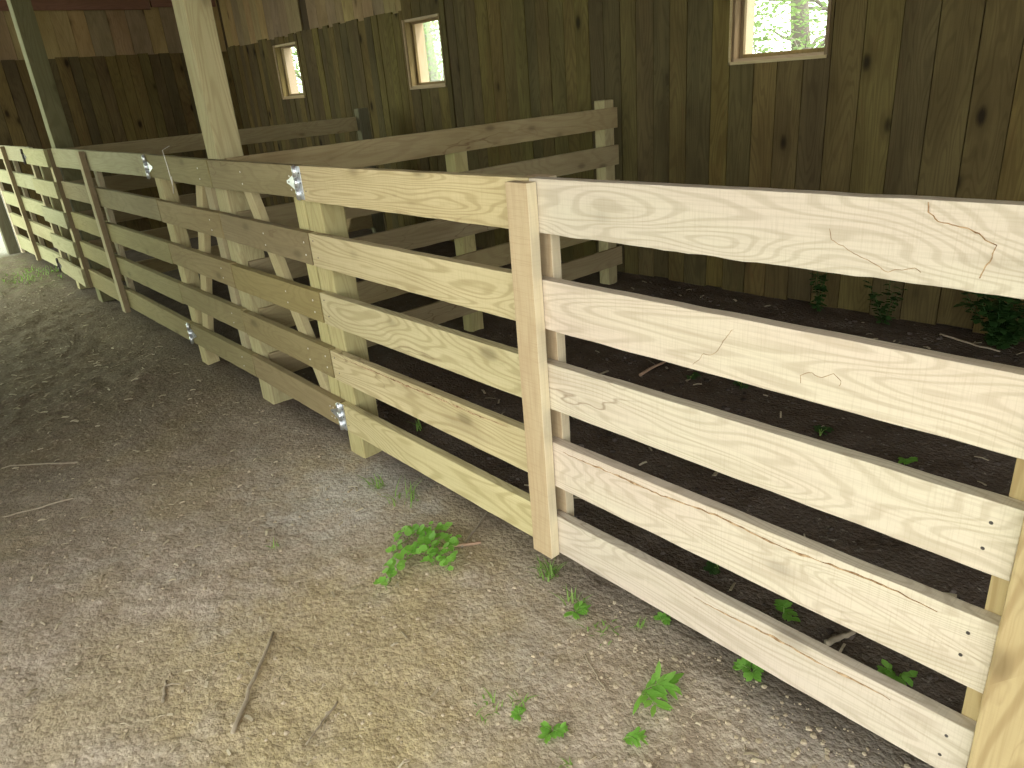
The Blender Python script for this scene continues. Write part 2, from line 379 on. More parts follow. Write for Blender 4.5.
# the panel's rails are split in two lengths that butt under the batten: stronger light to the right is painted in as paler wood
def bark_edge(i, rail_obj, x0, x1, ztop0, ztop1, drop, seed):
    """thin rough bark line left along the front of a sawn rail"""
    mb = MB(); n = int((x1-x0)/.008); rings = []
    for k in range(n+1):
        t = k/n; x = x0+(x1-x0)*t; z = ztop0*(1-t)+ztop1*t - drop*(1+.5*noise.noise((x*5, seed, 0)))
        z += .004*noise.noise((x*40, seed, 1)); h = max(.0004, .0028*(.6+1.6*noise.noise((x*22, seed, 2)))) * min(1, 6*t, 6*(1-t)) + .0002
        rings.append([(x, Y0-.0012, z-h), (x, Y0+.004, z-h), (x, Y0+.004, z+h), (x, Y0-.0012, z+h)])
    mb.loft(rings)
    mb.build('bark_edge', M['bark_line'], rail_obj, 0, origin=near.location)['label'] = 'brown bark line along the rail'
for i, (a, b) in enumerate(RZ):
    xm = -1.515; t = (xm+2.912)/(2.912-.25)
    mid = tuple(a[k]*(1-t)+b[k]*t for k in (0,1))
    r1 = cr(near, -2.912, xm-.001, Y0, Y1, a, mid, 'rail', 3.1*i)
    r2 = cr(near, xm+.001, -.252, Y0, Y1, mid, b, 'rail_lit', 3.1*i+50, wane=.006 if i == 0 else 0.)
    if i == 3: bark_edge(i, r2, -1.44, -.36, mid[0], b[0], .022, 3.); bark_edge(i, r1, -2.80, -1.70, a[0], mid[0], .016, 8.)
    if i == 4: bark_edge(i, r2, -.95, -.42, b[0], b[0], .03, 5.)
    if i in (0,): r2['label'] = 'ragged lower edge, water-stained rail'
    if i in (2,3,4):
        world_nail(r2, near, -.30, Y0, b[0]-.045, r=.004); world_nail(r2, near, -.305, Y0, b[0]-.105, r=.004)
    world_nail(r1, near, -2.88, Y0, a[0]-.03); world_nail(r1, near, -2.86, Y0, a[0]-.10)
def stain_line(rail_obj, pts, w, seed):
    """thin brown water-stain outline on the front face of a rail"""
    P_ = []
    for u, v in pts:
        d = RT*((u-512)/FPX) + UP*((384-v)/FPX) + FW; k = Y0/d[1]; P_.append((d[0]*k, d[2]*k + CAMZ))
    Q = []
    for a, b in zip(P_[:-1], P_[1:]):
        n = max(2, int(math.hypot(b[0]-a[0], b[1]-a[1])/.006))
        for i in range(n):
            t = i/n; j = .0032; q = len(Q)
            w1 = lambda k: j*(2.2*noise.noise((q*.17, seed+.5, k)) + 1.2*noise.noise((q*.55, seed+.5, k)))
            Q.append((a[0]+(b[0]-a[0])*t + w1(.3), a[1]+(b[1]-a[1])*t + w1(5.3)))
    mb = MB()
    mb.tube([(x, Y0-.0008, z) for x, z in Q], [w*(.55+.5*abs(noise.noise((i*.3, seed, 9)))) for i in range(len(Q))], 5)
    mb.build('stain_line', M['bark_line'], rail_obj, 0, origin=near.location)
rr = [o for o in near.children if o.name.startswith('rail')]
stain_line(rr[1], [(925,203),(927,212),(936,218),(948,223),(960,228),(975,233),(988,239),(999,243),(993,252),(990,262),(983,271),(976,283)], .0016, 1)
stain_line(rr[1], [(829,228),(830,241),(842,245),(851,251),(858,258),(872,263),(888,271),(902,270),(915,268),(926,274)], .0009, 2)
stain_line(rr[3], [(802,383),(800,376),(812,372),(822,377),(833,376),(841,383),(838,391)], .0009, 3)
stain_line(rr[3], [(695,363),(704,354),(716,351),(728,340),(734,327)], .0008, 4)
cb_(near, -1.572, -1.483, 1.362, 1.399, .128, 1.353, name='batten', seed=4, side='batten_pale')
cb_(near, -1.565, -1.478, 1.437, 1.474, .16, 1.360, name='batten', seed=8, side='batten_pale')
cb_(near, -.290, -.250, 1.437, 1.475, .10, 1.30, mat='post_yellow', name='batten', seed=8)

# ---- middle panel (between the hinged gate of the middle pen and the far gate)
midp = empty('board_fence', (-6.2, 1.41, 0), 'grey-green five-rail fence panel between the middle gate and the far gate', 'fence')
RM = [((1.364,1.213),(1.361,1.229)), ((1.096,.952),(1.094,.962)), ((.834,.692),(.826,.688)), ((.577,.436),(.564,.424)), ((.322,.158),(.296,.158))]
for i, (a, b) in enumerate(RM):
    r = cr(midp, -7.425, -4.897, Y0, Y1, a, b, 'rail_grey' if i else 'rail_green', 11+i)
cb_(midp, -6.395, -6.31, 1.358, 1.399, .12, 1.36, 'batten_grey', 'batten', 3, side='batten_shade')
cb_(midp, -6.38, -6.30, 1.437, 1.474, .15, 1.35, 'batten_grey', 'batten', 5)

# ---- far panel
farp = empty('board_fence', (-9.6, 1.41, 0), 'furthest pale green five-rail fence panel at the open left end', 'fence')
for i, (a, b) in enumerate([((1.361,1.215),(1.361,1.220)), ((1.09,.945),(1.09,.95)), ((.83,.685),(.83,.69)), ((.57,.425),(.57,.43)), ((.30,.13),(.31,.17))]):
    cr(farp, -10.86, -8.385, Y0, Y1, a, b, 'rail_green', 23+i)
cb_(farp, -9.73, -9.65, 1.358, 1.399, .13, 1.36, 'batten_grey', 'batten', 2, side='batten_shade')
cb_(farp, -9.72, -9.64, 1.437, 1.474, .15, 1.35, 'batten_grey', 'batten', 6)
cb_(farp, -10.93, -10.865, 1.395, 1.43, .07, 1.36, 'batten_pale', 'batten', 7)

# ---- hinges
def t_hinge(root, x, zc, side, mat='zinc', h=.135, L=.095, y=Y0):
    """T hinge: barrel and narrow leaf at x, tapering strap towards `side`"""
    hg = MB(); s = side; yy = y - .0035
    pr = [(x, zc-.036), (x+s*.03, zc-.030), (x+s*L*.8, zc-.011), (x+s*L, zc-.006), (x+s*L, zc+.006), (x+s*L*.8, zc+.011), (x+s*.03, zc+.030), (x, zc+.036)]
    k = len(pr)
    hg.add([(p[0], yy, p[1]) for p in pr] + [(p[0], y-.0006, p[1]) for p in pr],
           [tuple(range(k)), tuple(reversed(range(k, 2*k)))] + [(i, (i+1) % k, (i+1) % k + k, i+k) for i in range(k)])
    hinge = child(hg, 'hinge', M[mat], root, 0)
    b = MB()
    for a0, a1 in ((-.5,-.17),(-.15,.15),(.17,.5)):
        b.tube([(x-s*.003, y-.008, zc+a0*h), (x-s*.003, y-.008, zc+a1*h)], .0105, 12)
    b.tube([(x-s*.003, y-.008, zc-.53*h), (x-s*.003, y-.008, zc+.53*h)], .004, 10)
    bb = b.build('barrel', M[mat], hinge, 0, True, origin=root.location)
    l = MB(); l.box(min(x-s*.010,x-s*.040), max(x-s*.010,x-s*.040), yy, y-.0006, zc-.5*h, zc+.5*h)
    l.build('leaf_plate', M[mat], hinge, .001, origin=root.location)
    for dx, dz in ((.022,.014),(.022,-.014),(.075,0)):
        sc = nail(hinge, x+s*dx, yy, zc+dz, 'nail', .004)
        for v in sc.data.vertices: v.co -= Vector(root.location)
        sc.name = 'screw'
    for dz in (-.04, .0, .04):
        sc = nail(hinge, x-s*.028, yy, zc+dz, 'nail', .0035)
        for v in sc.data.vertices: v.co -= Vector(root.location)
        sc.name = 'screw'
    return hinge

def brace(root, p0, p1, w, y0, y1, mat='brace'):
    (x0, z0), (x1, z1) = p0, p1
    L = math.hypot(x1-x0, z1-z0); mb = MB()
    rail_shape(mb, 0, L, 0, y1-y0, (w/2, -w/2), (w/2, -w/2), 5)
    o = mb.build('brace', M[mat], root, .002)
    o.location = (x0-root.location[0], y0-root.location[1], z0-root.location[2])
    o.rotation_euler = (0, -math.atan2(z1-z0, x1-x0), 0)
    return o

# ---- gate of the near pen (right leaf)
g1 = empty('fence_gate', (-3.4, 1.41, 0), 'brownish five-rail gate hinged at its right end, diagonal brace behind, right of the tall post', 'gate')
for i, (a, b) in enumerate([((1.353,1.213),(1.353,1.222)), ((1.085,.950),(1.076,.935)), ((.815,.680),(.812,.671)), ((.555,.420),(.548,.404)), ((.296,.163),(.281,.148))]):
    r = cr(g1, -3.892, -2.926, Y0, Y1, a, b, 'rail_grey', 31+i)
    for dz in (.045, .10):
        world_nail(r, g1, -2.99+.02*(i % 2), Y0, b[0]-dz, 'nail_pale', .0045)
        world_nail(r, g1, -3.50+.12*i, Y0, b[0]-dz, 'nail_pale', .004)
cb_(g1, -3.065, -2.975, 1.437, 1.473, .17, 1.33, 'post', 'batten', 12)
brace(g1, (-3.585, 1.27), (-3.095, .215), .082, 1.437, 1.475)
t_hinge(g1, -2.919, 1.285, -1); t_hinge(g1, -2.919, .215, -1)
# ---- gate of the middle pen (left leaf)
g0 = empty('fence_gate', (-4.4, 1.41, 0), 'grey-brown five-rail gate hinged at its left end, left of the tall post', 'gate')
for i, (a, b) in enumerate([((1.361,1.229),(1.353,1.213)), ((1.090,.958),(1.085,.950)), ((.826,.696),(.820,.682)), ((.564,.430),(.560,.425)), ((.296,.160),(.296,.163))]):
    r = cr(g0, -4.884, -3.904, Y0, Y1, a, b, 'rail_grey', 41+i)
    for dz in (.045, .10): world_nail(r, g0, -4.05, Y0, b[0]-dz, 'nail_pale', .004)
cb_(g0, -4.12, -4.03, 1.437, 1.473, .19, 1.32, 'batten_grey', 'batten', 14)
brace(g0, (-4.735, .22), (-4.16, 1.28), .085, 1.437, 1.475)
t_hinge(g0, -4.890, 1.29, 1); t_hinge(g0, -4.890, .225, 1)
# ---- far gate
g3 = empty('fence_gate', (-7.9, 1.36, 0), 'pale green far gate standing slightly forward, beside the second tall post', 'gate')
for i, (a, b) in enumerate([((1.361,1.22),(1.362,1.215)), ((1.09,.95),(1.09,.95)), ((.83,.69),(.83,.69)), ((.57,.43),(.57,.43)), ((.33,.19),(.325,.160))]):
    cr(g3, -8.368, -7.45, 1.345, 1.370, a, b, 'rail_green', 61+i)
cb_(g3, -7.535, -7.445, 1.371, 1.425, .15, 1.36, 'batten_grey', 'batten', 15, side='batten_shade')
cb_(g3, -8.35, -8.27, 1.371, 1.41, .17, 1.35, 'batten_grey', 'batten', 16)
t_hinge(g3, -8.378, 1.285, 1, 'nail', y=1.345); t_hinge(g3, -8.378, .25, 1, 'nail', y=1.345)

# ---- wire latch hooks near the tall post gate
wl = MB()
wl.tube([(-4.52,1.438,1.41),(-4.52,1.394,1.392),(-4.51,1.396,1.30),(-4.50,1.396,1.19),(-4.495,1.388,1.155)], .0022, 6)
wl.tube([(-4.50,1.388,1.155),(-4.485,1.390,1.19),(-4.475,1.394,1.25)], .0022, 6)
o = wl.build('latch_wire', M['nail_pale'], None, 0, True, origin=(-4.5,1.40,1.16))
tag(o, 'thin bent metal wire hooked over the top rail of the left gate leaf', 'wire')

# ------------------------------------------------------------------ posts
def post(x0, x1, y0, y1, z1, mat, label, name='wooden_post', group=None, z0=-.25):
    mb = MB(); post_shape(mb, x0, x1, y0, y1, z0, z1, seed=x0*3)
    c = ((x0+x1)/2, (y0+y1)/2, 0)
    o = mb.build(name, M[mat], None, .006, origin=c)
    return tag(o, label, 'post', group)
post(-3.985, -3.838, 1.440, 1.575, 3.5, 'post', 'tall pale square post rising from behind the two closed gate leaves')
post(-7.59, -7.445, 1.440, 1.585, 3.5, 'post_green', 'tall greenish square post beside the far gate, second from the camera')
post(-.248, -.098, 1.37, 1.52, 3.5, 'post_yellow', 'yellowish striped treated post at the bottom right corner of the view')
post(-11.64, -11.5, 1.33, 1.46, 3.5, 'post_dark', 'dark backlit post at the far left end of the fence')
post(-2.968, -2.835, 1.438, 1.55, 1.33, 'post', 'short treated post behind the right end hinges of the near gate')
post(-4.945, -4.83, 1.438, 1.52, 1.32, 'post', 'short treated post behind the left end hinges of the middle gate')
post(-8.37, -8.27, 1.438, 1.53, 1.32, 'post', 'short treated post behind the hinges of the far gate')

# ------------------------------------------------------------------ partitions
def ry(root, x0, x1, y0, y1, z1, z0, seed):
    mb = MB(); rail_shape(mb, y0, y1, x0, x1, (z1, z0), (z1-.004, z0-.004), seed)
    mb.v = [(b, a, c) for a, b, c in mb.v]; mb.f = [tuple(reversed(f)) for f in mb.f]
    return child(mb, 'rail', M['rail_y'], root, .0018)
def partition(X, ye, label, seed):
    root = empty('partition_fence', (X, 3., 0), label, 'fence')
    for i, zt in enumerate((1.354, 1.085, .825, .563, .30)):
        ry(root, X, X+.025, 1.47, ye+.006*i, zt, zt-.145, seed+i)
    return root
partition(-3.836, 4.475, 'five-rail cross fence from the tall pale post back to the window wall', 70)
partition(-7.442, 4.37, 'far five-rail cross fence from the greenish tall post back to the wall', 80)
post(-3.94, -3.838, 2.925, 3.03, 1.33, 'post', 'short treated post halfway along the nearer cross fence')
post(-3.94, -3.838, 4.36, 4.465, 1.405, 'post', 'short post with knotty top where the nearer cross fence meets the wall')
post(-7.585, -7.444, 2.80, 2.94, 1.33, 'post_dark', 'short post halfway along the far cross fence')
post(-7.45, -7.36, 4.375, 4.50, 1.43, 'post_dark', 'short dark post where the far cross fence ends at the wall')

# ------------------------------------------------------------------ walls
HOLES = [(-9.90,-9.28,1.59,2.235), (-6.88,-6.27,1.59,2.235), (-3.045,-2.365,1.59,2.26)]
XE = -11.45; XR = 3.6; TOP = 3.62
def wall_board(mb, x0, x1, y0, y1, z0, z1, mi=0):
    """vertical board; cut around the window holes it crosses"""
    cuts = [h for h in HOLES if x1 > h[0]+.001 and x0 < h[1]-.001 and z0 < h[3] and z1 > h[2]]
    if not cuts: mb.box(x0, x1, y0, y1, z0, z1, mi); return
    h = cuts[0]
    mb.box(x0, x1, y0, y1, z0, h[2], mi)
    if z1 > h[3]: mb.box(x0, x1, y0, y1, h[3], z1, mi)
    if x0 < h[0]-.004: mb.box(x0, h[0], y0, y1, h[2], h[3], mi)
    if x1 > h[1]+.004: mb.box(h[1], x1, y0, y1, h[2], h[3], mi)
w = MB(); rnd = random.Random(5)
# lower course, narrow boards, left part
x = XE
seams = []
while x < -6.9:
    wd = rnd.uniform(.115, .15); nxt = x + wd
    for hx in (-9.245,):
        if x < hx < nxt: nxt = hx
    dz = rnd.uniform(-.02, .015); dy = rnd.uniform(-.004, .004)
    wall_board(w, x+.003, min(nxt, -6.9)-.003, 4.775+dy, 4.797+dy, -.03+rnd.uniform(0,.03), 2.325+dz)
    x = nxt + (.012 if abs(nxt+9.245) < .001 else 0.)
# seams of the right part read from the boards themselves
RS = [-6.9,-6.73,-6.58,-6.42,-6.26,-6.19]
x = -6.178
while x < -3.3: RS.append(x); x += rnd.choice((.13,.145,.15,.165,.17))
RS += [-3.2,-3.055,-2.87,-2.70,-2.52,-2.345,-2.15,-1.935,-1.74,-1.525,-1.32,-1.13,-.93]
x = -.74
while x < XR-.2: RS.append(x); x += rnd.choice((.17,.19,.2))
RS.append(XR)
for a, b in zip(RS[:-1], RS[1:]):
    dy = rnd.uniform(-.005, .005)
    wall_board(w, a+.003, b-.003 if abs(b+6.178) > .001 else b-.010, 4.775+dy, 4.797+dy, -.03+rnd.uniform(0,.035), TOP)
# upper course of wider boards set behind the lower
x = XE
while x < -6.9:
    nxt = min(x + rnd.uniform(.16, .24), -6.9)
    if not (-9.25 < x < -9.0):
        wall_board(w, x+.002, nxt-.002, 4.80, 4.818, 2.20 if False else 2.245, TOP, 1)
    x = nxt
# backing layer added outside to stop light leaking through the board gaps
def clad(mb, x0, x1, z0, z1, mi):
    xsx = sorted({x0, x1, *[h[0] for h in HOLES], *[h[1] for h in HOLES]}); zsx = sorted({z0, z1, *[h[2] for h in HOLES], *[h[3] for h in HOLES]})
    for a, b in zip(xsx[:-1], xsx[1:]):
        for c, d in zip(zsx[:-1], zsx[1:]):
            mx_, mz_ = (a+b)/2, (c+d)/2
            if any(h[0] < mx_ < h[1] and h[2] < mz_ < h[3] for h in HOLES): continue
            mb.box(a, b, 4.826, 4.85, c, d, mi)
clad(w, XE, XR, -.1, TOP, 2)
tag(w.build('wall_back', [M['wall'], M['wall_up'], M['backing']]), kind='structure')

# end wall on the left, closing the pens only
w = MB(); y = 1.47
while y < 4.76:
    nxt = min(y + rnd.uniform(.125, .16), 4.77); dx = rnd.uniform(-.004, .004)
    w.box(XE+dx, XE+.022+dx, y+.003, nxt-.003, -.02+rnd.uniform(0,.02), 2.29+rnd.uniform(-.01,.012)); y = nxt
y = 1.47
while y < 4.76:
    nxt = min(y + rnd.uniform(.19, .26), 4.77)
    w.box(XE-.022, XE-.003, y+.002, nxt-.002, 2.22, TOP, 1); y = nxt
w.box(XE-.047, XE-.026, 1.462, 4.85, -.1, TOP, 2)
tag(w.build('wall_left', [M['wall'], M['wall_up'], M['backing']]), kind='structure')
w = MB(); y = 1.66
while y < 4.76:
    nxt = min(y + .18, 4.77); w.box(XR, XR+.022, y+.002, nxt-.002, 0, TOP); y = nxt
w.box(XR+.025, XR+.05, 1.6, 4.85, -.1, TOP, 1)
tag(w.build('wall_right', [M['wall'], M['backing']]), kind='structure')
# alley side wall behind the camera: unseen, its boards and openings placed to shape the light
w = MB(); x = -7.8; YF = -1.5
while x < -2.9:
    nxt = x + .2; w.box(x+.002, nxt-.002, YF, YF+.022, -.02, TOP); x = nxt
w.box(-7.8, x, YF-.03, YF-.005, -.1, TOP, 1)
w.box(x, XR, YF-.03, YF+.02, 3.1, TOP)
tag(w.build('wall_front', [M['wall'], M['backing']]), kind='structure')
# roof deck with rafters
w = MB(); x = XE-.3
while x < XR+.3:
    w.box(x+.002, x+.238, -1.9, 5.2, 3.62, 3.645); x += .24
w.box(XE-.3, XR+.3, -1.9, 5.2, 3.65, 3.66, 1)
tag(w.build('ceiling', [M['beam_y'], M['backing']]), kind='structure')
for i, x in enumerate([XE+.5+1.2*k for k in range(12)]):
    mb = MB(); mb.box(x, x+.04, -1.47, 4.76, 3.45, 3.615)
    tag(mb.build('trim_%d' % (i+1), M['beam_y'], None, .003), kind='structure')
# reddish girts near the top of the end wall
for i, (a, b, c, d) in enumerate([(1.7, 3.82, 2.83, 2.97), (3.84, 4.72, 2.86, 2.99)]):
    mb = MB(); mb.box(XE+.026, XE+.066, a, b, c, d)
    tag(mb.build('trim_%d' % (20+i), M['beam_y'], None, .003), kind='structure')

# windows: deep box frames with a pane in the middle of their depth
for i, (x0, x1, z0, z1) in enumerate(HOLES):
    r = bpy.data.objects.new('window_%d' % (i+1), None); r.location = ((x0+x1)/2, 4.87, z0); link(r); tag(r, kind='structure')
    t = .022; ya, yb, yc = 4.768, 4.872, 4.99
    mb = MB()
    mb.box(x0, x0+t, ya, yb, z0, z1); mb.box(x1-t, x1, ya, yb, z0, z1)
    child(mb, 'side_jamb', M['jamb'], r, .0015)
    mb = MB()
    mb.box(x0+t, x1-t, ya, yb, z0, z0+t); mb.box(x0+t, x1-t, ya, yb, z1-t, z1)
    child(mb, 'sill_and_head', M['jamb_x'], r, .0015)
    mb = MB()      # inner stop that the pane sits against
    s = .024
    mb.box(x0+t, x0+t+s, yb-.03, yb, z0+t, z1-t); mb.box(x1-t-s, x1-t, yb-.03, yb, z0+t, z1-t)
    mb.box(x0+t+s, x1-t-s, yb-.03, yb, z0+t, z0+t+s); mb.box(x0+t+s, x1-t-s, yb-.03, yb, z1-t-s, z1-t)
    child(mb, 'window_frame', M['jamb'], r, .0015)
    mb = MB()
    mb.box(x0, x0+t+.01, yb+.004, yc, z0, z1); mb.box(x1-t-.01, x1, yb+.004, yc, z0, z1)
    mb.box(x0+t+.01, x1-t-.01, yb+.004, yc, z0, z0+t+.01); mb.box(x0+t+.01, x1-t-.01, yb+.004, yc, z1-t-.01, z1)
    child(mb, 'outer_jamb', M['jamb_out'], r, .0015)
    mb = MB(); mb.box(x0-.012, x0+.004, 4.755, 4.7675, z0-.015, z1); mb.box(x0-.012, x1, 4.755, 4.7675, z0-.015, z0+.004)
    child(mb, 'casing', M['jamb_x'], r, .0015)
    mb = MB(); mb.box(x0+t, x1-t, yb+.001, yb+.003, z0+t, z1-t)
    child(mb, 'pane', M['pane'], r, 0)

# ------------------------------------------------------------------ plants
def leaf_quad(mb, c, d, up, L, W, fold=.15):
    """pointed oval leaf from c along d"""
    d = Vector(d).normalized(); s = d.cross(Vector(up)); s = s.normalized() if s.length > 1e-4 else Vector((1,0,0)); u = s.cross(d)
    P = [(0,0),(.25,.36),(.6,.5),(.85,.25),(1,0),(.85,-.25),(.6,-.5),(.25,-.36)]
    vs = [Vector(c) + d*(a*L) + s*(b*W) + u*(abs(b)*W*fold - .35*L*a*a*.5) for a, b in P]
    mid = [Vector(c) + d*(a*L) - u*(.35*L*a*a*.5) for a in (.3,.7)]
    vs += mid
    mb.add(vs, [(0,1,8),(1,2,9,8),(2,3,9),(3,4,9),(4,5,9),(5,6,9),(6,7,8,9),(7,0,8)])
def round_leaf(mb, c, n, R, rnd):
    n = Vector(n).normalized(); a = n.cross(Vector((rnd.uniform(-1,1), rnd.uniform(-1,1), .1))).normalized(); b = n.cross(a)
    k = 9; vs = [Vector(c)]
    for i in range(k):
        t = 2*math.pi*(i/k); rr = R*(1 - .35*(i == 0)) * rnd.uniform(.93, 1.05)
        vs.append(Vector(c) + (a*math.cos(t) + b*math.sin(t))*rr + n*R*.18)
    mb.add(vs, [(0, i+1, (i+1) % k + 1) for i in range(k)])
def blade(mb, base, ang, L, W, lean, rnd):
    dx, dy = math.cos(ang), math.sin(ang); n = 6; L_, R_ = [], []
    for i in range(n+1):
        t = i/n; r = lean*L*t**1.6; z = L*(t - .45*lean*t*t); w = W*(1-t**1.5)*.5 + .0002
        c = Vector(base) + Vector((dx*r, dy*r, z))
        L_.append(c + Vector((-dy*w, dx*w, 0))); R_.append(c + Vector((dy*w, -dx*w, 0)))
    mb.add(L_ + R_, [(i, i+1, n+2+i, n+1+i) for i in range(n)])
def grass_tuft(x, y, n, L, label, spread=.05, mat='grass', W=.004, seed=0, name='grass_tuft', group=None):
    rnd = random.Random(seed); mb = MB(); z = gz(x, y)
    for i in range(n):
        a = rnd.uniform(0, 6.28); r = spread*rnd.random()**.7
        bx, by = x + r*math.cos(a), y + r*math.sin(a)
        blade(mb, (bx, by, gz(bx, by)-.004), rnd.uniform(0, 6.28), L*rnd.uniform(.5, 1.), W*rnd.uniform(.7,1.2), rnd.uniform(.3, 1.1), rnd)
    o = mb.build(name, M[mat], None, 0, True, origin=(x, y, z))
    return tag(o, label, 'grass', group)

def weed(x, y, R, nst, label, leafL=.05, leafW=.018, mat='leaf', seed=0, h=.05, name='weed', direction=None):
    rnd = random.Random(seed); z = gz(x, y); root = empty(name, (x, y, z), label, 'weed')
    st = MB(); lf = MB()
    for i in range(nst):
        a = rnd.uniform(0, 6.28) if direction is None else direction + rnd.uniform(-.9, .9)
        L = R*rnd.uniform(.6, 1.1); pts = []
        for k in range(6):
            t = k/5; px, py = x + math.cos(a)*L*t, y + math.sin(a)*L*t
            pts.append(Vector((px, py, gz(px, py) + h*math.sin(t*2.2)*rnd.uniform(.8,1.1) + (0 if k else -.005))))
        st.tube(pts, [.0018]*5+[.001], 5)
        for k in range(1, 6):
            for sgn in (-1, 1):
                aa = a + sgn*rnd.uniform(.5, 1.2)
                leaf_quad(lf, pts[k], (math.cos(aa), math.sin(aa), rnd.uniform(-.05,.5)), (0,0,1), leafL*rnd.uniform(.7,1.2), leafW*rnd.uniform(.8,1.2))
    child(st, 'stem', M['grass'], root, 0, True); child(lf, 'leaves', M[mat], root, 0, True)
    return root

# creeping round-leaved plant beside the hinge post of the near gate

# creeping round-leaved plant
root = empty('creeping_plant', (*pix(425,545), gz(*pix(425,545))), 'bright green round-leaved creeping plant on the dirt below the near panel', 'plant')
rnd = random.Random(3); st = MB(); lf = MB()
runs = [[pix(u, v+11+.12*(v-533)) for u, v in q] for q in (((430,533),(415,548),(400,560),(392,568),(384,580)), ((430,533),(440,528),(452,538)), ((430,533),(440,545),(446,560)), ((430,533),(414,530),(400,540),(393,552)), ((452,538),(455,550),(445,566)), ((420,545),(432,556),(440,552)))]
for rn in runs:
    pts = []
    for k in range(len(rn)-1):
        for q in range(5):
            t = q/5; px = rn[k][0]*(1-t)+rn[k+1][0]*t; py = rn[k][1]*(1-t)+rn[k+1][1]*t
            pts.append(Vector((px+rnd.uniform(-.006,.006), py+rnd.uniform(-.006,.006), gz(px, py)+.012+.02*rnd.random())))
    st.tube(pts, .0016, 5)
    for p in pts:
        for _ in range(1 + (rnd.random() < .55)):
            q = p + Vector((rnd.uniform(-.028,.028), rnd.uniform(-.028,.028), rnd.uniform(.01,.045)))
            round_leaf(lf, q, (rnd.uniform(-.45,.45), rnd.uniform(-.7,.1), 1), rnd.uniform(.010,.018), rnd)
            st.tube([p, (p+q)/2 + Vector((0,0,.004)), q], .0008, 4)
child(st, 'stem', M['grass'], root, 0, True); child(lf, 'leaves', M['leaf'], root, 0, True)

tufts = [
 (378,487,16,.10,.05,'thin grass tuft at the foot of the short hinge post'),
 (405,500,22,.11,.08,'loose grass growing just behind the creeping plant'),
 (548,574,34,.075,.04,'dense low grass tuft under the lower end of the doubled batten'),
 (575,602,16,.07,.035,'small bright grass tuft right of the batten foot'),
 (602,630,26,.035,.06,'sparse yellow-green grass patch below the near panel'),
 (492,706,16,.045,.05,'sparse low grass near the bottom centre of the view'),
 (521,702,12,.05,.03,'thin grass beside the sparse patch at bottom centre'),
 (640,625,8,.06,.02,'tiny grass sprig close under the lowest near rail'),
 (274,546,8,.05,.02,'tiny lone grass sprig on the open dirt left of the creeping plant'),
 (566,762,7,.04,.015,'grass sprig at the bottom edge of the view'),
 (420,430,8,.12,.03,'grass sprig behind the lowest rail right of the hinge post')]
for i, (u, v, n, L, sp, lab) in enumerate(tufts):
    x, y = pix(u, v); grass_tuft(x, y, n, L, lab, sp, 'grass', .0065, 100+i)
x, y = pix(48, 272); tag(grass_tuft(x, y, 170, .09, 'bright grass patch on the dirt near the far end of the fence', .5, 'grass', .01, 300, name='grass_patch'), kind='stuff')
x, y = pix(640, 690); weed(x, y, .075, 3, 'spreading weed with long pointed leaves at the bottom of the view', .062, .017, 'leaf', 5, .03, direction=.6)
x, y = pix(622, 735); weed(x, y, .04, 2, 'small narrow-leaved sprig below the spreading weed', .035, .010, 'leaf', 8, .02, direction=1.2)
x, y = pix(552, 728); weed(x, y, .03, 5, 'small flat clover-like weed at bottom centre', .022, .013, 'leaf', 6, .012)
x, y = pix(519, 714); weed(x, y, .012, 3, 'single tiny round-leaved seedling at bottom centre', .018, .012, 'leaf', 7, .012)
x, y = pix(662, 619); weed(x, y, .014, 3, 'tiny weed at the underside of the near rail', .022, .014, 'leaf', 9, .012)
x, y = pix(752, 668); weed(x, y, .04, 4, 'dark leafy weed under the lowest near rail', .028, .018, 'leaf', 10, .02)
x, y = pix(575, 612); weed(x, y, .03, 3, 'narrow-leaved weed right of the batten foot', .034, .012, 'leaf', 14, .02)
# inside the pens
def sapling(x, y, h, label, seed, nst=5, mat='dull_leaf', L=.05, W=.03, wide=.12):
    rnd = random.Random(seed); z = gz(x, y); root = empty('leafy_plant', (x, y, z), label, 'plant'); st = MB(); lf = MB()
    for i in range(nst):
        a = rnd.uniform(0, 6.28); hh = h*rnd.uniform(.6, 1); sp = wide*rnd.random()
        pts = [Vector((x+math.cos(a)*sp*t, y-abs(math.sin(a))*sp*t*.6, z-.01+hh*t)) for t in (0,.2,.4,.6,.8,1)]
        st.tube(pts, .0025, 5)
        for p in pts[1:]:
            for _ in range(4):
                b = rnd.uniform(0, 6.28)
                leaf_quad(lf, p + Vector((rnd.uniform(-.01,.01), 0, rnd.uniform(-.02,.02))), (math.cos(b), -abs(math.sin(b))*.7, rnd.uniform(-.2,.6)), (0,0,1), L*rnd.uniform(.7,1.2), W)
    child(st, 'stem', M['dull_leaf'], root, 0, True); child(lf, 'leaves', M[mat], root, 0, True)
sapling(-2.22, 4.64, .34, 'leafy weed against the back wall, left of the two single ones', 1)
sapling(-1.78, 4.64, .34, 'leafy weed against the back wall, between the other weed and the dark clump', 2)
sapling(-1.10, 4.55, .38, 'dark bushy ivy clump at the foot of the back wall, far right', 3, 30, 'dull_leaf', .055, .045, .34)
for i, (u, v, lab) in enumerate([(742,388,'low dark weed in the near pen, seen in the gap below the second rail'), (690,378,'small dark weed left in the near pen, seen below the second rail'), (905,462,'small green weed in the near pen, seen between third and fourth rails, far right'), (784,612,'tiny green weed in the near pen above the lowest rail'), (720,570,'faint weed in the near pen beside the batten, above the lowest rail'), (820,436,'thin weed in the near pen, seen below the third rail'), (898,676,'small green sprout in the near pen close to the corner post')]):
    x, y = pix(u, v); weed(x, y, .035, 3, lab, .030, .018, 'leaf' if i in (2,3,6) else 'dull_leaf', 20+i, .03)

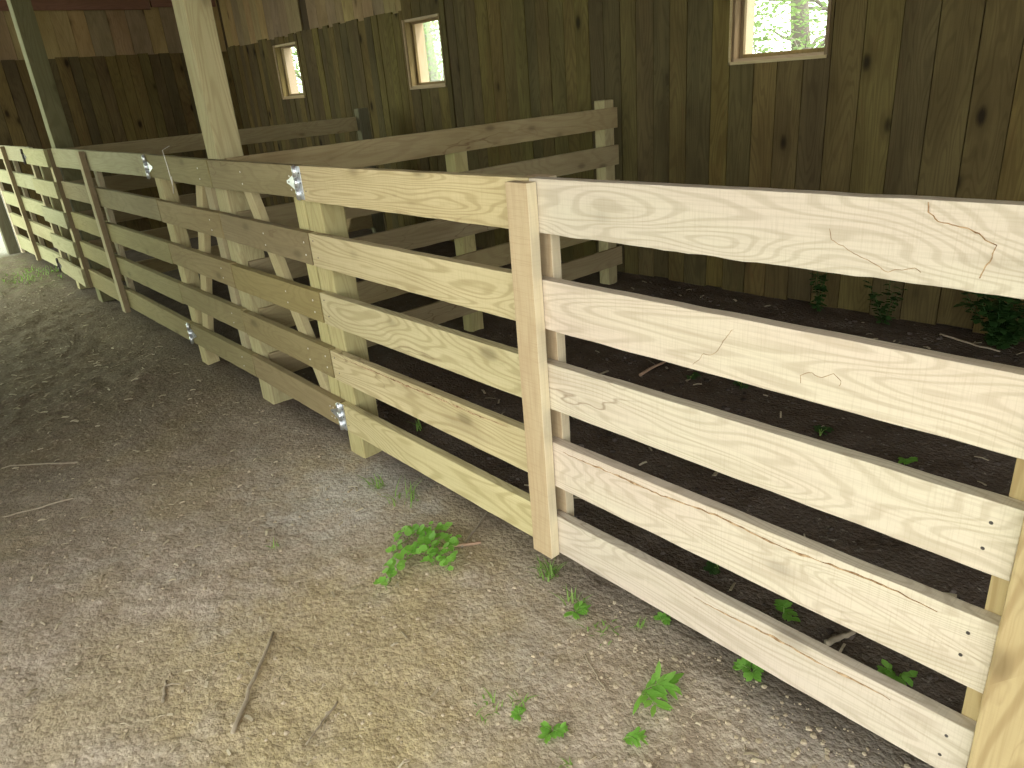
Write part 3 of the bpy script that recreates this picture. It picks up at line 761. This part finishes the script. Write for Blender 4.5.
# ------------------------------------------------------------------ sticks
def stick(u0, v0, u1, v1, r, label, mat='stick', seed=0, name='stick', fork=False):
    rnd = random.Random(seed); a = pix(u0, v0); b = pix(u1, v1); mb = MB(); n = 10; pts = []
    for k in range(n+1):
        t = k/n; x = a[0]*(1-t)+b[0]*t + rnd.uniform(-.003,.003); y = a[1]*(1-t)+b[1]*t + rnd.uniform(-.003,.003)
        pts.append((x, y, 0))
    zt = [gz(p[0], p[1]) for p in pts]
    z = [max(zt[max(0,k-2):k+3]) + r*.9 for k in range(n+1)]
    pts = [(p[0], p[1], z[k]) for k, p in enumerate(pts)]
    mb.tube(pts, [r*(1.15-.4*k/n) for k in range(n+1)], 8)
    if fork:
        p = Vector(pts[7]); mb.tube([p, p+Vector((.02,.015,.012)), p+Vector((.05,.03,.02))], [r*.6,r*.5,r*.3], 6)
    o = mb.build(name, M[mat], None, 0, True, origin=pts[0])
    return tag(o, label, 'stick')
stick(232, 733, 274, 634, .0062, 'long pale straight stick lying on the dirt at lower left centre', seed=1)
stick(398, 556, 482, 543, .007, 'reddish broken twig under the creeping plant', 'root', 2, 'twig')
stick(462, 548, 488, 512, .0045, 'grey twig beside the creeping plant, under the rail', 'stick', 3, 'twig')
stick(163, 700, 166, 680, .005, 'short forked twig at lower left', 'stick', 4, 'twig', True)
stick(78, 462, 2, 468, .004, 'thin twig lying at the left edge', 'stick', 5, 'twig')
stick(73, 497, 2, 516, .004, 'longer twig below the thin one at the left edge', 'stick', 6, 'twig')
stick(338, 700, 306, 742, .003, 'thin faint straw stalk right of the long pale stick', 'stick', 7, 'twig')
stick(585, 655, 606, 690, .0022, 'thin dark bent stalk above the spreading weed', 'stick', 8, 'twig')
stick(640, 375, 690, 345, .008, 'reddish branch lying in the near pen, seen below the second rail', 'root', 9, 'branch')
stick(705, 340, 722, 322, .012, 'short reddish branch at the back of the near pen', 'root', 10, 'branch')
stick(826, 640, 856, 628, .009, 'grey stick lying in the near pen between the two lowest rails', 'stick', 11, 'branch')
stick(940, 335, 1000, 352, .006, 'thin stick by the wall at the back of the near pen', 'stick', 12, 'branch')

# ------------------------------------------------------------------ loose ground stuff
def clods(name, label, region, n, rmin, rmax, mat, seed):
    rnd = random.Random(seed); mb = MB(); t = (1+5**.5)/2
    ico = [Vector(v).normalized() for v in ((-1,t,0),(1,t,0),(-1,-t,0),(1,-t,0),(0,-1,t),(0,1,t),(0,-1,-t),(0,1,-t),(t,0,-1),(t,0,1),(-t,0,-1),(-t,0,1))]
    F = [(0,11,5),(0,5,1),(0,1,7),(0,7,10),(0,10,11),(1,5,9),(5,11,4),(11,10,2),(10,7,6),(7,1,8),(3,9,4),(3,4,2),(3,2,6),(3,6,8),(3,8,9),(4,9,5),(2,4,11),(6,2,10),(8,6,7),(9,8,1)]
    for _ in range(n):
        x, y = region(rnd); r = rmin + (rmax-rmin)*rnd.random()**4
        if noise.noise((x*2.1, y*2.1, 40.)) < -.25 and rnd.random() < .7: continue
        c = Vector((x, y, gz(x, y) + r*.15)); q = rnd.uniform(.5,.8)
        mb.add([c + Vector((v.x*r*rnd.uniform(.6,1.3), v.y*r*rnd.uniform(.6,1.3), v.z*r*q)) for v in ico], F)
    o = mb.build(name, M[mat], None, 0, False, origin=(0,0,0))
    return tag(o, label, 'soil', None, 'stuff')
def reg_alley(r):
    t = r.random()**.6; return (-.2 - 4.2*(1-t), r.uniform(-.5, 1.4))
clods('dirt_clods', 'loose brown crumbs and clods scattered over the alley dirt', reg_alley, 4200, .0015, .009, 'clod', 1)
clods('gravel', 'pale grit and small stones near the corner post', lambda r: (r.uniform(-1.3, -.1), .75+.75*r.random()), 1500, .002, .010, 'clod', 2)
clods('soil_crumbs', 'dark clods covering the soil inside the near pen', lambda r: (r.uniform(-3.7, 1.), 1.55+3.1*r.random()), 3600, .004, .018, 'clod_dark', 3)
def chips(name, label, region, n, L, mat, seed):
    rnd = random.Random(seed); mb = MB()
    for _ in range(n):
        x, y = region(rnd); a = rnd.uniform(0, 6.28); l = L*rnd.uniform(.3, 1.); w_ = l*rnd.uniform(.03,.14)
        z = gz(x, y)+.003; dx, dy = math.cos(a), math.sin(a); tz = rnd.uniform(-.15,.3)*l
        c = Vector((x, y, z)); d = Vector((dx*l/2, dy*l/2, tz*.4)); s = Vector((-dy*w_, dx*w_, .001)); u = Vector((0,0,.0025)); b = Vector((0,0,.008*rnd.random()*l/L))
        vs = [c-d-s, c-s+b, c+d-s, c+d+s, c+s+b, c-d+s]
        mb.add(vs + [v+u for v in vs], [(5,4,1,0),(4,3,2,1),(6,7,10,11),(7,8,9,10),(0,1,7,6),(1,2,8,7),(3,4,10,9),(4,5,11,10),(2,3,9,8),(5,0,6,11)])
    o = mb.build(name, M[mat], None, 0)
    return tag(o, label, 'litter', None, 'stuff')
chips('wood_chips', 'pale wood chips and straw scattered on the dark dirt down the alley', lambda r: (-10.5+6.*r.random(), -.5+1.85*r.random()), 900, .055, 'straw', 4)
chips('straw', 'short bits of dry straw on the near dirt', lambda r: (-4.5+4.*r.random(), -.4+1.75*r.random()), 520, .035, 'straw', 5)
chips('pen_litter', 'bits of straw on the dark soil in the near pen', lambda r: (-3.7+3.7*r.random(), 1.6+3.*r.random()), 160, .07, 'straw', 6)

# ------------------------------------------------------------------ trees outside the back wall
def tree_parts(seed):
    rnd = random.Random(seed); tr = MB(); lf = MB(); H = 7.5
    pts = [Vector((.10*math.sin(k*.7+seed), .08*math.cos(k*.9), H*k/9 - .2)) for k in range(10)]
    tr.tube(pts, [.17*(1-.75*k/9) for k in range(10)], 9)
    tips = []
    for b in range(26):
        k = rnd.randint(1, 8); p = pts[k]; a = rnd.uniform(0, 6.28); L = rnd.uniform(.8, 2.2)*(1-.05*k)
        q = [p + Vector((math.cos(a)*L*t, math.sin(a)*L*t, L*(.45*t + .1*math.sin(t*5)))) for t in (0,.33,.66,1)]
        tr.tube(q, [.045*(1-.08*k), .03, .018, .008], 5); tips += q[1:]
    for p in tips:
        for _ in range(26):
            o = Vector((rnd.gauss(0,.32), rnd.gauss(0,.32), rnd.gauss(0,.28)))
            a = rnd.uniform(0, 6.28); d = Vector((math.cos(a), math.sin(a), rnd.uniform(-.8,.3))).normalized()
            s = d.cross(Vector((rnd.uniform(-1,1), rnd.uniform(-1,1), 1))).normalized(); L = rnd.uniform(.05,.10); c = p+o
            lf.add([c, c+d*L*.5+s*L*.3, c+d*L, c+d*L*.5-s*L*.3], [(0,1,2,3)])
    return tr, lf
protos = []
spots = [(-6.0,11.2,1.),(-8.1,12.6,1.15),(-7.1,15.6,1.3),(-5.1,13.9,1.1),(-10.6,8.9,.9),(-13.6,9.8,1.),(-15.6,12.4,1.25),(-17.2,8.9,1.),(-20.5,10.8,1.2),(-19.0,14.0,1.3)]
tl = ['tree with a mottled trunk seen in the right half of the nearest window', 'leafy tree behind the mottled trunk in the nearest window', 'distant leafy tree high in the nearest window', 'leafy tree at the right edge of the nearest window',
      'leafy tree at the right side of the middle window', 'leafy tree in the centre of the middle window', 'distant tree behind the one in the middle window', 'leafy tree at the right side of the furthest window', 'leafy tree in the centre of the furthest window', 'distant tree behind the furthest window']
for i, (x, y, s) in enumerate(spots):
    if i < 2:
        tr, lf = tree_parts(i+1)
        root = empty('tree', (0,0,0)); protos.append(root)
        tr.build('trunk', M['bark'], root, 0, True); lf.build('foliage', M['tree_leaf'], root, 0)
        r = root
    else:
        r = protos[i % 2].copy(); COL.objects.link(r)
        for c in protos[i % 2].children:
            cc = c.copy(); COL.objects.link(cc); cc.parent = r
    r.location = (x, y, gz(x, y)); r.scale = (s, s, s); r.rotation_euler = (0, 0, i*1.3)
    tag(r, tl[i], 'tree', 'trees outside the window wall')

rnd = random.Random(77); st = MB(); lf = MB()
for b in range(16):
    a = rnd.uniform(0, 6.28); q = [Vector((math.cos(a)*.9*t*t, math.sin(a)*.9*t*t, 2.6*t*rnd.uniform(.8,1.05)-.1)) for t in (0,.25,.5,.75,1)]
    st.tube(q, [.022,.018,.013,.009,.004], 5)
for _ in range(2600):
    u = rnd.random(); a = rnd.uniform(0, 6.28); z = .2 + 2.7*rnd.random(); r = 1.15*math.sin(min(1, z/2.9+.15)*2.6)**.6*rnd.random()**.4
    c = Vector((math.cos(a)*r, math.sin(a)*r, z)); a = rnd.uniform(0, 6.28); d = Vector((math.cos(a), math.sin(a), rnd.uniform(-.8,.4))).normalized()
    s_ = d.cross(Vector((rnd.uniform(-1,1), rnd.uniform(-1,1), 1))).normalized(); L_ = rnd.uniform(.05,.11)
    lf.add([c, c+d*L_*.5+s_*L_*.32, c+d*L_, c+d*L_*.5-s_*L_*.32], [(0,1,2,3)])
proto = empty('bush', (0,0,0)); st.build('stem', M['bark'], proto, 0, True); lf.build('foliage', M['tree_leaf'], proto, 0)
for i, (x, y, sc_, lab) in enumerate([(-4.6,8.6,.85,'leafy bush low at the right of the nearest window'), (-6.5,9.4,1.,'leafy bush low in the middle of the nearest window'), (-8.6,10.6,1.15,'bush beyond the left side of the nearest window'),
      (-11.6,8.4,1.,'leafy bush in the middle window, right side'), (-14.2,9.9,1.15,'leafy bush further back in the middle window'),
      (-17.6,8.6,1.1,'leafy bush in the furthest window, right side'), (-20.5,9.4,1.2,'leafy bush further back in the furthest window')]):
    r = proto
    if i:
        r = proto.copy(); COL.objects.link(r)
        for c_ in proto.children:
            cc = c_.copy(); COL.objects.link(cc); cc.parent = r
    r.location = (x, y, gz(x, y)); r.scale = (sc_,)*3; r.rotation_euler = (0, 0, i*1.7)
    tag(r, lab, 'bush', 'bushes outside the window wall')

# ------------------------------------------------------------------ light
W = bpy.data.worlds.new('World'); SC.world = W; W.use_nodes = True
nt = W.node_tree; nt.nodes.clear()
tc = N(nt, 'ShaderNodeTexCoord'); sp = N(nt, 'ShaderNodeSeparateXYZ'); nt.links.new(tc.outputs['Generated'], sp.inputs[0])
c = mixc(nt, mapr(nt, sp.outputs[0], -.75, .1, 0, 1), (1.30, 1.48, 1.12), (.98, .98, .97))   # sky boosted and greened to the left to light the far fence
bg = N(nt, 'ShaderNodeBackground'); nt.links.new(c, bg.inputs[0]); bg.inputs[1].default_value = 4.2
out = N(nt, 'ShaderNodeOutputWorld'); nt.links.new(bg.outputs[0], out.inputs[0])
L = bpy.data.lights.new('sun', 'SUN'); L.energy = 4.5; L.angle = math.radians(1.5); L.color = (1., .95, .85)
so = bpy.data.objects.new('sun', L); COL.objects.link(so); so.location = (6, 12, 12)
so.rotation_euler = Vector((.42, .50, 1.0)).to_track_quat('Z', 'Y').to_euler()

# ------------------------------------------------------------------ camera
cam = bpy.data.cameras.new('camera'); cam.sensor_width = 36.; cam.lens = FPX/1024*36.; cam.clip_start = .05; cam.clip_end = 200
co = bpy.data.objects.new('camera', cam); COL.objects.link(co)
mat = Matrix.Identity(4)
for i in range(3): mat[i][0] = RT[i]; mat[i][1] = UP[i]; mat[i][2] = -FW[i]
mat[0][3], mat[1][3], mat[2][3] = 0, 0, CAMZ
co.matrix_world = mat
SC.camera = co
SC.view_settings.view_transform = 'Standard'; SC.view_settings.look = 'None'
SC.view_settings.exposure = 0.; SC.view_settings.gamma = 1.
try: SC.view_settings.use_curve_mapping = False
except Exception: pass
